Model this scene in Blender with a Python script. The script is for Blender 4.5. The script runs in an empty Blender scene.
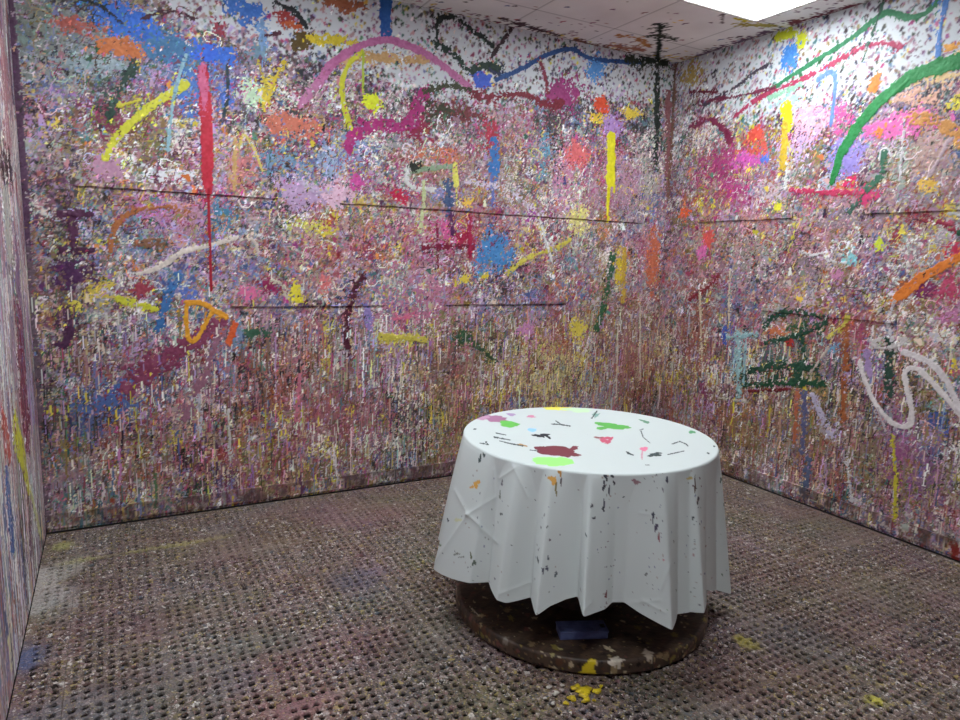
import bpy, math
import numpy as np
from mathutils import Matrix

rng = np.random.default_rng(7)
SC = bpy.context.scene
COL = SC.collection
H, WID, DEEP = 3.0, 4.204, 4.9          # ceiling height, room width, room depth

# ------------------------------------------------------------------ camera
CAM = np.array([-3.8468, -4.0159, 1.5]); FPX = 670.13
RX = np.array([0.87685257, -0.47984854, 0.0295797])
UP = np.array([0.04687278, 0.14656277, 0.98809023])
FW = np.array([0.47846893, 0.86502297, -0.15100577])
cd = bpy.data.cameras.new('camera'); cam = bpy.data.objects.new('camera', cd); COL.objects.link(cam)
cd.sensor_width = 36; cd.lens = FPX / 960 * 36; cd.clip_start = 0.02
cam.matrix_world = Matrix(((RX[0], UP[0], -FW[0], CAM[0]), (RX[1], UP[1], -FW[1], CAM[1]),
                           (RX[2], UP[2], -FW[2], CAM[2]), (0, 0, 0, 1)))
SC.camera = cam

def ray(px, py): return FW + RX * (px - 480) / FPX + UP * (360 - py) / FPX
def hit(px, py, ax, v):
    d = ray(px, py); t = (v - CAM[ax]) / d[ax]
    return CAM + t * d, t
def project(P):
    d = np.asarray(P, float) - CAM
    f = np.maximum(d @ FW, 0.25)
    return 480 + FPX * (d @ RX) / f, 360 - FPX * (d @ UP) / f

# ------------------------------------------------------------------ object helpers
def mesh_obj(name, V, F, mat=None, parent=None, col=None, smooth=True):
    """V (n,3), F (m,4) or list of polygons -> one linked mesh object."""
    me = bpy.data.meshes.new(name)
    V = np.ascontiguousarray(V, np.float32)
    if isinstance(F, np.ndarray):
        n, k = F.shape
        me.vertices.add(len(V)); me.vertices.foreach_set('co', V.ravel())
        me.loops.add(n * k); me.loops.foreach_set('vertex_index', np.ascontiguousarray(F, np.int32).ravel())
        me.polygons.add(n); me.polygons.foreach_set('loop_start', np.arange(0, n * k, k, dtype=np.int32))
        me.update(calc_edges=True)
    else:
        me.from_pydata([tuple(map(float, v)) for v in V], [], [tuple(map(int, f)) for f in F]); me.update()
    if smooth: me.polygons.foreach_set('use_smooth', np.ones(len(me.polygons), bool))
    if col is not None:
        a = me.color_attributes.new('paint', 'BYTE_COLOR', 'POINT')
        c = np.ones((len(V), 4), np.float32); c[:, :col.shape[1]] = np.clip(col, 0, 255) / 255
        a.data.foreach_set('color_srgb', c.ravel())
    if mat: me.materials.append(mat)
    o = bpy.data.objects.new(name, me); COL.objects.link(o)
    if parent: o.parent = parent
    return o
def tag(o, label, cat, group=None, kind=None):
    o['label'] = label; o['category'] = cat
    if group: o['group'] = group
    if kind: o['kind'] = kind
    return o
def structure(o, label=None):
    o['kind'] = 'structure'
    if label: o['label'] = label
    return o
def empty(name, loc):
    o = bpy.data.objects.new(name, None); o.location = loc; o.empty_display_size = .1; COL.objects.link(o); return o
def quads(nx, ny):
    i = np.arange(nx - 1)[None, :] + np.arange(ny - 1)[:, None] * nx
    i = i.ravel(); return np.stack([i, i + 1, i + 1 + nx, i + nx], 1)
def box_geo(x0, x1, y0, y1, z0, z1):
    V = np.array([(x, y, z) for z in (z0, z1) for y in (y0, y1) for x in (x0, x1)], float)
    F = np.array([(0, 2, 3, 1), (4, 5, 7, 6), (0, 1, 5, 4), (2, 6, 7, 3), (0, 4, 6, 2), (1, 3, 7, 5)])
    return V, F
def join_geo(parts):
    Vs, Fs, n = [], [], 0
    for V, F in parts: Vs.append(V); Fs.append(F + n); n += len(V)
    return np.concatenate(Vs), np.concatenate(Fs)
def bevel(o, w=.004, seg=2):
    m = o.modifiers.new('bevel', 'BEVEL'); m.width = w; m.segments = seg; m.limit_method = 'ANGLE'

# ------------------------------------------------------------------ materials
def lin(c): return tuple(((v / 255) / 12.92 if v / 255 <= .04045 else ((v / 255 + .055) / 1.055) ** 2.4) for v in c) + (1,)
def new_mat(name):
    m = bpy.data.materials.new(name); m.use_nodes = True
    nt = m.node_tree; b = nt.nodes['Principled BSDF']; return m, nt, b
def nd(nt, t, **k):
    n = nt.nodes.new(t)
    for a, v in k.items():
        if a in n.inputs: n.inputs[a].default_value = v
        else: setattr(n, a, v)
    return n
def paint_mat(name, rough=.5, spec=.35, bump=.25, scale=160):
    m, nt, b = new_mat(name)
    a = nd(nt, 'ShaderNodeAttribute', attribute_name='paint')
    g = nd(nt, 'ShaderNodeNewGeometry')
    n = nd(nt, 'ShaderNodeTexNoise', Scale=scale, Detail=3.0)
    bp = nd(nt, 'ShaderNodeBump', Strength=bump, Distance=.004)
    nt.links.new(g.outputs['Position'], n.inputs['Vector'])
    nt.links.new(n.outputs['Fac'], bp.inputs['Height'])
    nt.links.new(bp.outputs['Normal'], b.inputs['Normal'])
    nt.links.new(a.outputs['Color'], b.inputs['Base Color'])
    b.inputs['Roughness'].default_value = rough; b.inputs['Specular IOR Level'].default_value = spec
    return m
def flat_mat(name, c, rough=.5, c2=None, scale=40., spec=.4, thr=(.45, .6), bump=0.):
    m, nt, b = new_mat(name)
    g = nd(nt, 'ShaderNodeNewGeometry')
    n = nd(nt, 'ShaderNodeTexNoise', Scale=scale, Detail=4.0)
    r = nd(nt, 'ShaderNodeValToRGB')
    r.color_ramp.elements[0].position = thr[0]; r.color_ramp.elements[0].color = lin(c)
    r.color_ramp.elements[1].position = thr[1]; r.color_ramp.elements[1].color = lin(c2 or c)
    nt.links.new(g.outputs['Position'], n.inputs['Vector']); nt.links.new(n.outputs['Fac'], r.inputs['Fac'])
    nt.links.new(r.outputs['Color'], b.inputs['Base Color'])
    if bump:
        bp = nd(nt, 'ShaderNodeBump', Strength=bump, Distance=.004)
        nt.links.new(n.outputs['Fac'], bp.inputs['Height']); nt.links.new(bp.outputs['Normal'], b.inputs['Normal'])
    b.inputs['Roughness'].default_value = rough; b.inputs['Specular IOR Level'].default_value = spec
    return m
def emit_mat(name, c, s):
    m, nt, b = new_mat(name)
    b.inputs['Base Color'].default_value = (.8, .8, .8, 1)
    b.inputs['Emission Color'].default_value = c; b.inputs['Emission Strength'].default_value = s
    return m

M_WALL = paint_mat('splattered_wall_paint', .5, .3, .3, 190)
M_CEIL = paint_mat('splattered_ceiling_tile', .85, .15, .3, 120)
M_BOARD = paint_mat('paint_caked_wood', .5, .3, .5, 150)
M_CLOTH = paint_mat('white_tablecloth', .55, .3, .05, 60)
M_BASE = paint_mat('paint_stained_base', .42, .4, .6, 60)

# ------------------------------------------------------------------ paint raster
def vnoise(ny, nx, cy, cx=None):
    cx = cx or cy
    gy, gx = int(ny / cy) + 3, int(nx / cx) + 3
    g = rng.random((gy, gx), dtype=np.float32)
    y = np.arange(ny) / cy; x = np.arange(nx) / cx
    iy = y.astype(int); ix = x.astype(int); fy = (y - iy)[:, None].astype(np.float32); fx = (x - ix)[None].astype(np.float32)
    fy = fy * fy * (3 - 2 * fy); fx = fx * fx * (3 - 2 * fx)
    a = g[iy][:, ix]; b = g[iy][:, ix + 1]; c = g[iy + 1][:, ix]; d = g[iy + 1][:, ix + 1]
    return (a * (1 - fx) + b * fx) * (1 - fy) + (c * (1 - fx) + d * fx) * fy - .5
def fbm(ny, nx, c, o=3):
    s = 0; w = 1
    for k in range(o): s = s + w * vnoise(ny, nx, max(c / 2 ** k, 1.01)); w *= .6
    return s
PAL = dict(mauve=(158, 128, 138), dpink=(184, 136, 146), plum=(106, 68, 92), cream=(228, 218, 210), grey=(160, 156, 158),
           dark=(62, 54, 60), olive=(130, 114, 72), rust=(154, 90, 68), yellow=(216, 196, 72), bluegrey=(104, 114, 158),
           teal=(90, 130, 132), magenta=(168, 62, 114), rose=(164, 98, 104), green=(60, 95, 70), tan=(194, 168, 134),
           crimson=(150, 56, 78), lilac=(176, 146, 190), white=(238, 238, 240), orange=(214, 124, 66), brown=(124, 92, 82))
NAMES = list(PAL); PC = np.array([PAL[n] for n in NAMES], np.float32)
def weights(**k): return np.array([k.get(n, 0) for n in NAMES], np.float32)

def blob_template(r, asp=1., seed=0):
    q = np.random.default_rng(seed); R = int(r * max(1, asp) + 2)
    ph = q.random(4) * 6.28; out = []
    for y in range(-R, R + 1):
        for x in range(-R, R + 1):
            a = math.atan2(y / asp, x); rr = r * (1 + .28 * math.sin(2 * a + ph[0]) + .22 * math.sin(3 * a + ph[1]) + .15 * math.sin(5 * a + ph[2]))
            if math.hypot(x, y / asp) <= max(rr, .4): out.append((x, y))
    return np.array(out)
def streak_template(w, L, seed=0):
    q = np.random.default_rng(seed); out = []; x0 = 0.
    for y in range(0, L):
        if q.random() < .08: x0 += q.choice([-1, 1])
        ww = w if y < L * .6 or w < 2 else w - 1
        for x in range(ww): out.append((int(x0) + x, -y))
    for x in range(-1, w + 1): out.append((int(x0) + x, -L))
    return np.array(out)
TINY = [blob_template(r, a, s) for s, (r, a) in enumerate([(.5, 1), (.8, 1), (1., 1.2), (1., .8), (1.2, 1), (1.2, 1.5), (1.4, .7), (1.6, 1), (1.5, 1.6), (1.9, .8)])]
MIDS = [blob_template(r, a, s + 50) for s, (r, a) in enumerate([(1.6, 1), (2., 1.2), (2.3, .8), (2.6, 1), (2.4, 1.6), (3., 1.), (3.4, .8), (3.2, 1.4), (4., 1.), (4.4, .7)])]
RUNS = [streak_template(w, L, s) for s, (w, L) in enumerate([(1, 4), (1, 7), (1, 10), (1, 14), (1, 20), (2, 6), (2, 10), (2, 16), (1, 28), (2, 26)])]
LONG = [streak_template(w, L, s + 9) for s, (w, L) in enumerate([(1, 25), (1, 40), (1, 60), (2, 30), (2, 50), (1, 80), (3, 40), (2, 70)])]

def squiggle_template(L, seed=0):
    q = np.random.default_rng(seed + 300); a = q.random() * 6.28; x = y = 0.; out = set(); tw = q.normal(0, .16)
    for _ in range(L):
        out.add((int(round(x)), int(round(y))))
        a += tw + q.normal(0, .28); x += math.cos(a); y += math.sin(a) * 1.15
    return np.array(sorted(out))
SQUIG = [squiggle_template(L, s) for s, L in enumerate([5, 6, 8, 8, 10, 12, 12, 15, 18, 22, 28, 36])]

class Paint:
    def __init__(s, axis, val, ulen, zlen, res=.005, base=(206, 210, 215)):
        s.axis, s.val, s.res = axis, val, res
        s.nx = int(round(ulen / res)) + 1; s.ny = int(round(zlen / res)) + 1
        s.c = np.empty((s.ny, s.nx, 3), np.float32); s.c[:] = base
        s.h = np.zeros((s.ny, s.nx), np.float32)
        s.nz = [fbm(s.ny + 120, s.nx + 120, 2.2, 1), fbm(s.ny + 120, s.nx + 120, 8, 3), fbm(s.ny + 120, s.nx + 120, 26, 3)]
    def pos(s, u, z):
        """raster metres -> world point"""
        if s.axis == 'back': return np.stack([u - WID, 0 * u, z], -1)
        if s.axis == 'right': return np.stack([0 * u, -u, z], -1)
        if s.axis == 'left': return np.stack([0 * u - WID, -u, z], -1)
        return np.stack([u - WID, -z, 0 * u + s.val], -1)         # ceiling / floor: z runs into the room
    def uv(s, px, py):
        if s.axis == 'back': P, t = hit(px, py, 1, 0); return P[0] + WID, P[2], t
        if s.axis == 'right': P, t = hit(px, py, 0, 0); return -P[1], P[2], t
        if s.axis == 'left': P, t = hit(px, py, 0, -WID); return -P[1], P[2], t
        P, t = hit(px, py, 2, s.val); return P[0] + WID, -P[1], t
    def noise(s, k, y0, y1, x0, x1):
        oy, ox = rng.integers(0, 118, 2); return s.nz[k][y0 + oy:y1 + oy, x0 + ox:x1 + ox]
    def win(s, u0, u1, z0, z1):
        x0 = max(0, int(u0 / s.res)); x1 = min(s.nx, int(u1 / s.res) + 2); y0 = max(0, int(z0 / s.res)); y1 = min(s.ny, int(z1 / s.res) + 2)
        if x1 <= x0 or y1 <= y0: return None
        U = (np.arange(x0, x1) * s.res)[None].astype(np.float32); Z = (np.arange(y0, y1) * s.res)[:, None].astype(np.float32)
        return x0, x1, y0, y1, U, Z
    def fill(s, w, m, col, dh, jit=10):
        x0, x1, y0, y1 = w[:4]
        n = s.noise(0, y0, y1, x0, x1) * jit * 1.6 + s.noise(1, y0, y1, x0, x1) * jit
        sub = s.c[y0:y1, x0:x1]; sub[m] = (np.array(col, np.float32) + n[..., None])[m]
        s.h[y0:y1, x0:x1][m] += dh
    def cloud(s, px, py, rx, ry, col, k=.6, rot=0.):
        u, z, t = s.uv(px, py); a, b = rx * t / FPX, ry * t / FPX
        R = max(a, b) * 1.6; w = s.win(u - R, u + R, z - R, z + R)
        if w is None: return
        x0, x1, y0, y1, U, Z = w; du, dz = U - u, Z - z; c_, s_ = math.cos(rot), math.sin(rot)
        q = np.sqrt(((du * c_ + dz * s_) / a) ** 2 + ((-du * s_ + dz * c_) / b) ** 2)
        f = 1.05 - q + .75 * s.noise(1, y0, y1, x0, x1) + .45 * s.noise(2, y0, y1, x0, x1) + 1.5 * s.noise(0, y0, y1, x0, x1) * (1.3 - k)
        s.fill(w, f > (.62 - .5 * k), col, .001, 14)
    def stroke(s, pts, wd, col, rag=.35, dh=.003, taper=None, dry=0.):
        Q = np.array([s.uv(*p) for p in pts]); col = np.array(col, np.float32) * .93
        for _ in range(2):
            if len(Q) > 2:
                a, b = Q[:-1] * .75 + Q[1:] * .25, Q[:-1] * .25 + Q[1:] * .75
                Q = np.concatenate([Q[:1], np.stack([a, b], 1).reshape(-1, 3), Q[-1:]])
        wm = wd * (.86 if wd <= 6 else .95) * Q[:, 2].mean() / FPX
        w = s.win(Q[:, 0].min() - wm, Q[:, 0].max() + wm, Q[:, 1].min() - wm, Q[:, 1].max() + wm)
        if w is None: return
        x0, x1, y0, y1, U, Z = w; best = np.full((y1 - y0, x1 - x0), 9., np.float32); par = np.zeros_like(best)
        for i in range(len(Q) - 1):
            ax, ay = Q[i, :2]; bx, by = Q[i + 1, :2]; L2 = (bx - ax) ** 2 + (by - ay) ** 2 + 1e-9
            tt = np.clip(((U - ax) * (bx - ax) + (Z - ay) * (by - ay)) / L2, 0, 1)
            d = np.hypot(U - ax - tt * (bx - ax), Z - ay - tt * (by - ay)); m = d < best
            best[m] = d[m]; par[m] = ((i + tt) / (len(Q) - 1))[m]
        ww = wm / 2 * (1 + rag * 1.6 * s.noise(1, y0, y1, x0, x1) + rag * .8 * s.noise(2, y0, y1, x0, x1))
        if taper is not None: ww = ww * np.interp(par, np.linspace(0, 1, len(taper)), taper)
        ww = np.maximum(ww, s.res * .55)
        m = best < ww * (1 + rag * 1.1 * s.noise(0, y0, y1, x0, x1))
        if not dry and rag >= .35: dry = .08
        if dry: m &= (s.noise(0, y0, y1, x0, x1) + .6 * s.noise(1, y0, y1, x0, x1)) > dry - .5 + .2 * (best / ww)
        s.fill(w, m, col, dh, 14)
        n = int((s.sat if hasattr(s, 'sat') else 1) * 26 * np.hypot(*(np.diff(Q[:, :2], axis=0).T)).sum() / .1 * min(1, wm / .03) * rag)
        if n:
            k = rng.integers(0, len(Q) - 1, n); f = rng.random((n, 1)); p = Q[k, :2] * (1 - f) + Q[k + 1, :2] * f + rng.normal(0, wm * .75, (n, 2))
            s.stamp((p[:, 0] / s.res).astype(int), (p[:, 1] / s.res).astype(int), np.tile(np.array(col, np.float32), (n, 1)) + rng.normal(0, 8, (n, 1)).astype(np.float32), TINY[:6])
    def stamp(s, x, y, col, T, dh=.0006):
        k = rng.integers(0, len(T), len(x))
        for j, t in enumerate(T):
            i = np.nonzero(k == j)[0]
            for dx, dy in t:
                xx, yy = x[i] + dx, y[i] + dy
                ok = (xx >= 0) & (xx < s.nx) & (yy >= 0) & (yy < s.ny); e = i[ok]
                s.c[yy[ok], xx[ok]] = col[e]; s.h[yy[ok], xx[ok]] = s.h[yy[ok], xx[ok]] * .8 + dh
    def splats(s, n, T, wfun, cov=None, dh=.0006, jit=16, zr=None, local=0.):
        x = rng.integers(0, s.nx, n); y = rng.integers(0, s.ny, n)
        if zr: y = (rng.uniform(zr[0], zr[1], n) / s.res).astype(int).clip(0, s.ny - 1)
        P = s.pos(x * s.res, y * s.res); px, py = project(P); z = y * s.res
        if cov is not None:
            ok = rng.random(n) < cov(px, py, z, x * s.res); x, y, px, py, z = x[ok], y[ok], px[ok], py[ok], z[ok]
        W = wfun(px, py, z)
        if not hasattr(s, 'pn'):
            s.pn = [vnoise(s.ny, s.nx, .40 / s.res) * 1.2 + vnoise(s.ny, s.nx, .15 / s.res) + vnoise(s.ny, s.nx, .055 / s.res) for _ in NAMES]
        W = W * np.exp(3.2 * np.stack([p[y, x] for p in s.pn], 1))
        C = np.cumsum(W, 1); k = (rng.random(len(x))[:, None] * C[:, -1:] > C).sum(1).clip(0, len(NAMES) - 1)
        col = PC[k] + rng.normal(0, jit, (len(x), 1)) + rng.normal(0, jit * .45, (len(x), 3))
        if local:                                             # flecks of the colours already lying close by
            m = rng.random(len(x)) < local; k = int(m.sum())
            ys = (y[m] + rng.normal(0, 7, k)).astype(int).clip(0, s.ny - 1); xs = (x[m] + rng.normal(0, 7, k)).astype(int).clip(0, s.nx - 1)
            col[m] = s.c[ys, xs] * (1 + rng.normal(0, .17, (k, 1))) + rng.normal(0, 7, (k, 3))
        s.stamp(x, y, col.astype(np.float32), T, dh)
    def blend(s, k):
        """let neighbouring wet colours run into one another"""
        p = np.pad(s.c, ((1, 1), (1, 1), (0, 0)), 'edge')
        m = sum(p[a:a + s.ny, b:b + s.nx] for a in range(3) for b in range(3)) / 9
        s.c += (m - s.c) * k
    def sample(s, u, z):
        x = np.clip((np.asarray(u) / s.res).astype(int), 0, s.nx - 1); y = np.clip((np.asarray(z) / s.res).astype(int), 0, s.ny - 1)
        return s.c[y, x]
    def build(s, name, mat, normal, back=.08):
        u, z = np.meshgrid(np.arange(s.nx) * s.res, np.arange(s.ny) * s.res)
        hh = s.h - s.h.mean()
        P = s.pos(u.ravel(), z.ravel()) + np.clip(hh, -.003, .006).ravel()[:, None] * np.array(normal)[None]
        F = quads(s.nx, s.ny)
        n = np.cross(P[F[0, 1]] - P[F[0, 0]], P[F[0, 3]] - P[F[0, 0]])
        if n @ np.array(normal) < 0: F = F[:, ::-1]
        a = P.min(0) - .0; b = P.max(0); N = np.array(normal)       # solid slab behind the painted face
        lo, hi = a.copy(), b.copy()
        for k in range(3):
            if N[k] > 0: hi[k] = P[:, k].min() - .004; lo[k] = hi[k] - back
            if N[k] < 0: lo[k] = P[:, k].max() + .004; hi[k] = lo[k] + back
        V2, F2 = box_geo(lo[0], hi[0], lo[1], hi[1], lo[2], hi[2])
        V, Fa = join_geo([(P, F), (V2, F2)])
        col = np.concatenate([s.c.reshape(-1, 3), np.full((8, 3), 120.)])
        return mesh_obj(name, V, Fa, mat, col=col)

def sstep(x): x = np.clip(x, 0, 1); return x * x * (3 - 2 * x)
# colour mixes of the fine spatter at the top, middle and foot of the walls
W_TOP = weights(dark=3.6, plum=1.3, bluegrey=1.2, cream=1.1, white=.9, grey=1.6, crimson=.6, mauve=2.2, dpink=1.2, lilac=.8, olive=.8, teal=.7, yellow=.4, magenta=.3, green=.6)
W_MID = weights(mauve=2.8, dpink=2.0, plum=.9, cream=1.3, white=.6, grey=2.4, dark=.9, olive=1.4, rust=.7, yellow=.75, bluegrey=1.2, teal=.7, magenta=.9, rose=1.0, lilac=1.0, orange=.25, crimson=.5, tan=.7)
W_LOW = weights(mauve=2.0, dpink=1.0, plum=.9, cream=2.3, grey=1.9, dark=1.5, olive=2.2, rust=1.5, yellow=.8, bluegrey=1., teal=.4, magenta=.3, rose=2.2, lilac=.5, tan=1.6, brown=2.2, crimson=.4)
W_LEFT = weights(mauve=2., plum=1.4, cream=1.2, grey=3., dark=3., olive=1.4, brown=.8, bluegrey=1.6, teal=.8, magenta=.1, rose=.6, lilac=.6, tan=.35, yellow=.05, green=.5, dpink=.6)
W_RLOW = weights(mauve=1.8, dpink=.8, plum=1., cream=2.3, grey=1.5, dark=1.6, olive=1.9, rust=1.8, yellow=.6, bluegrey=.9, teal=.5, rose=1.4, tan=2., brown=2.6, lilac=.5)
def mixw(px, py, z, low):
    a = sstep((z - 1.95) / .6)[:, None]; b = sstep((1.35 - z) / .6)[:, None]
    return W_TOP * a + low * b + W_MID * (1 - a) * (1 - b)
def w_back(px, py, z):
    W = mixw(px, py, z, W_LOW); l = sstep((250 - px) / 190)[:, None] * .9
    return W * (1 - l) + W_LEFT * l
def w_right(px, py, z): return mixw(px, py, z, W_RLOW)
def cov_back(px, py, z, u):
    b = np.interp(px, [0, 110, 180, 250, 300, 420, 480, 560, 640, 680], [-160, -70, 5, 28, 45, 75, 92, 85, 90, 85])
    return .05 + .95 * sstep((py - b) / 60)
def cov_right(px, py, z, u):
    b = np.interp(px, [680, 760, 850, 960], [85, 108, 85, 62])
    return np.where(z < 2.2, 1, .06 + .94 * sstep((py - b) / 65))

# ---- back wall
B = Paint('back', 0, WID, H)
def base_spatter(R, wf, cov, area):
    R.splats(int(22000 * area), TINY + MIDS[:4], wf, cov)
    R.splats(int(900 * area), RUNS, wf, cov, zr=(0, 1.5)); R.splats(int(1500 * area), RUNS[:6], wf, cov, zr=(-.3, .95))
    R.splats(int(12000 * area), TINY, wf, cov)
    R.splats(int(700 * area), MIDS, wf, lambda *a: cov(*a) ** 3 if cov else np.ones(len(a[0])))
    R.splats(int(900 * area), SQUIG[:8], wf, lambda *a: cov(*a) ** 2 if cov else np.ones(len(a[0])))
    R.blend(.5)
base_spatter(B, w_back, cov_back, WID * H)
CB = [
    (60, 40, 70, 45, (128, 132, 130), .45), (30, 20, 30, 30, (118, 124, 118), .4), (125, 20, 26, 15, (52, 108, 200), .9), (147, 32, 15, 17, (48, 105, 205), .95), (112, 14, 16, 9, (60, 110, 200), .7),
    (75, 25, 20, 8, (165, 88, 78), .7), (125, 48, 25, 9, (196, 112, 62), .9), (170, 50, 32, 16, (62, 112, 155), .75), (207, 53, 14, 10, (50, 100, 212), .95),
    (226, 56, 12, 10, (52, 104, 205), .8), (190, 92, 18, 38, (72, 112, 182), .45), (225, 90, 9, 35, (76, 110, 185), .5), (246, 10, 20, 12, (60, 112, 195), .75),
    (262, 35, 5, 22, (120, 160, 210), .5), (100, 65, 34, 10, (144, 160, 168), .6), (115, 120, 30, 22, (122, 52, 78), .35), (110, 170, 20, 13, (188, 142, 168), .8), (165, 175, 36, 11, (218, 218, 224), .5),
    (290, 125, 26, 12, (196, 112, 92), .7), (250, 92, 14, 15, (192, 216, 186), .65), (300, 195, 26, 16, (182, 152, 188), .75), (245, 165, 20, 28, (192, 122, 122), .55),
    (285, 163, 24, 18, (112, 142, 172), .5), (266, 92, 9, 20, (218, 194, 62), .65), (302, 40, 12, 11, (92, 72, 32), .9), (292, 25, 12, 6, (190, 90, 50), .7), (314, 40, 11, 5, (222, 196, 50), .8),
    (170, 212, 34, 20, (180, 132, 152), .6), (150, 205, 18, 14, (186, 120, 178), .55), (221, 214, 14, 20, (72, 124, 155), .6), (302, 226, 26, 9, (196, 194, 92), .65), (285, 15, 10, 8, (160, 60, 60), .4), (218, 27, 8, 10, (150, 50, 70), .5), (255, 50, 12, 14, (110, 140, 160), .5),
    (72, 275, 18, 14, (78, 42, 82), .75), (70, 318, 14, 14, (84, 50, 84), .55), (100, 290, 15, 15, (204, 182, 82), .5), (76, 308, 8, 6, (212, 196, 80), .5), (143, 288, 10, 10, (152, 60, 76), .75), (190, 294, 9, 7, (92, 112, 184), .7),
    (248, 293, 10, 9, (214, 110, 152), .95), (270, 288, 14, 9, (142, 36, 82), .8), (297, 295, 7, 12, (218, 202, 60), .7), (255, 333, 14, 5, (56, 92, 72), .8), (110, 402, 32, 17, (82, 106, 162), .75), (132, 384, 12, 14, (76, 104, 164), .6), (85, 425, 14, 22, (84, 96, 140), .4),
    (178, 440, 10, 12, (204, 184, 70), .5), (182, 455, 8, 8, (60, 48, 40), .6), (222, 455, 14, 8, (146, 70, 72), .6), (325, 280, 7, 11, (216, 120, 120), .7), (198, 490, 12, 12, (44, 74, 62), .5), (135, 330, 12, 8, (70, 90, 78), .4),
    (345, 4, 22, 7, (160, 96, 66), .8), (372, 101, 9, 9, (220, 228, 52), 1.), (415, 125, 20, 12, (142, 36, 70), .7), (455, 112, 44, 10, (112, 44, 50), .65), (490, 135, 12, 14, (172, 42, 66), .8), (480, 78, 11, 9, (62, 92, 200), .9), (497, 72, 12, 8, (40, 48, 84), .6),
    (596, 68, 12, 13, (84, 146, 214), .75), (565, 95, 26, 20, (150, 52, 112), .5), (601, 105, 9, 7, (220, 84, 52), .9), (596, 118, 12, 5, (228, 194, 66), .8), (632, 113, 14, 6, (226, 198, 74), .75), (440, 112, 24, 10, (62, 60, 40), .5),
    (440, 156, 32, 9, (206, 116, 86), .6), (545, 150, 8, 22, (92, 142, 170), .5), (577, 155, 15, 14, (212, 104, 106), .9), (612, 128, 12, 12, (174, 136, 196), .7), (622, 182, 30, 30, (176, 136, 156), .45), (565, 185, 15, 40, (190, 132, 160), .4),
    (355, 150, 26, 18, (128, 144, 182), .5), (330, 160, 14, 18, (150, 166, 196), .5), (355, 180, 8, 8, (202, 84, 156), .7), (335, 195, 20, 14, (216, 178, 198), .75), (400, 196, 9, 9, (188, 32, 70), .9), (362, 202, 22, 6, (196, 170, 92), .5), (440, 196, 30, 10, (140, 140, 186), .5), (466, 202, 8, 6, (232, 190, 80), .7),
    (450, 232, 22, 16, (200, 92, 142), .65), (497, 254, 20, 20, (72, 132, 190), 1.), (492, 232, 8, 8, (84, 130, 190), .6), (532, 217, 15, 8, (158, 74, 152), .6), (580, 222, 15, 18, (212, 202, 126), .65), (325, 230, 15, 6, (206, 186, 70), .6), (463, 278, 8, 5, (220, 196, 72), .7), (484, 277, 5, 5, (222, 196, 60), .8),
    (405, 318, 13, 5, (208, 104, 134), .9), (402, 339, 26, 5, (212, 196, 84), .8), (464, 337, 12, 6, (52, 84, 58), .85), (368, 318, 5, 16, (146, 126, 186), .7), (578, 329, 11, 14, (218, 198, 84), .75), (526, 330, 10, 9, (200, 136, 180), .7), (460, 400, 11, 16, (194, 116, 134), .5), (326, 350, 6, 40, (196, 176, 80), .4),
    (556, 372, 50, 40, (204, 188, 132), .28), (350, 420, 60, 40, (150, 96, 104), .3), (500, 390, 20, 10, (206, 176, 80), .35), (653, 262, 9, 32, (204, 114, 84), .85), (620, 268, 7, 18, (214, 186, 62), .8), (628, 345, 26, 60, (150, 104, 98), .35), (425, 300, 60, 40, (182, 116, 142), .25), (650, 180, 14, 24, (170, 166, 160), .4),
]
for c in CB: B.cloud(*c)
B.splats(52000, TINY[:6], w_back, cov_back, local=.76); B.splats(900, MIDS, w_back, lambda *a: cov_back(*a) ** 3); B.splats(5000, SQUIG, w_back, lambda *a: cov_back(*a) ** 2, jit=26); B.splats(6000, RUNS[:6], w_back, zr=(-.3, 1.1), local=.6); B.splats(1500, RUNS, w_back, zr=(-.2, 1.2), local=.4); B.splats(160, LONG, w_back, zr=(0, 1.2), local=.3)
for c in CB:
    if c[5] >= .7: B.cloud(*c[:5], c[5] - .3)
DG = (30, 42, 38)
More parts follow.
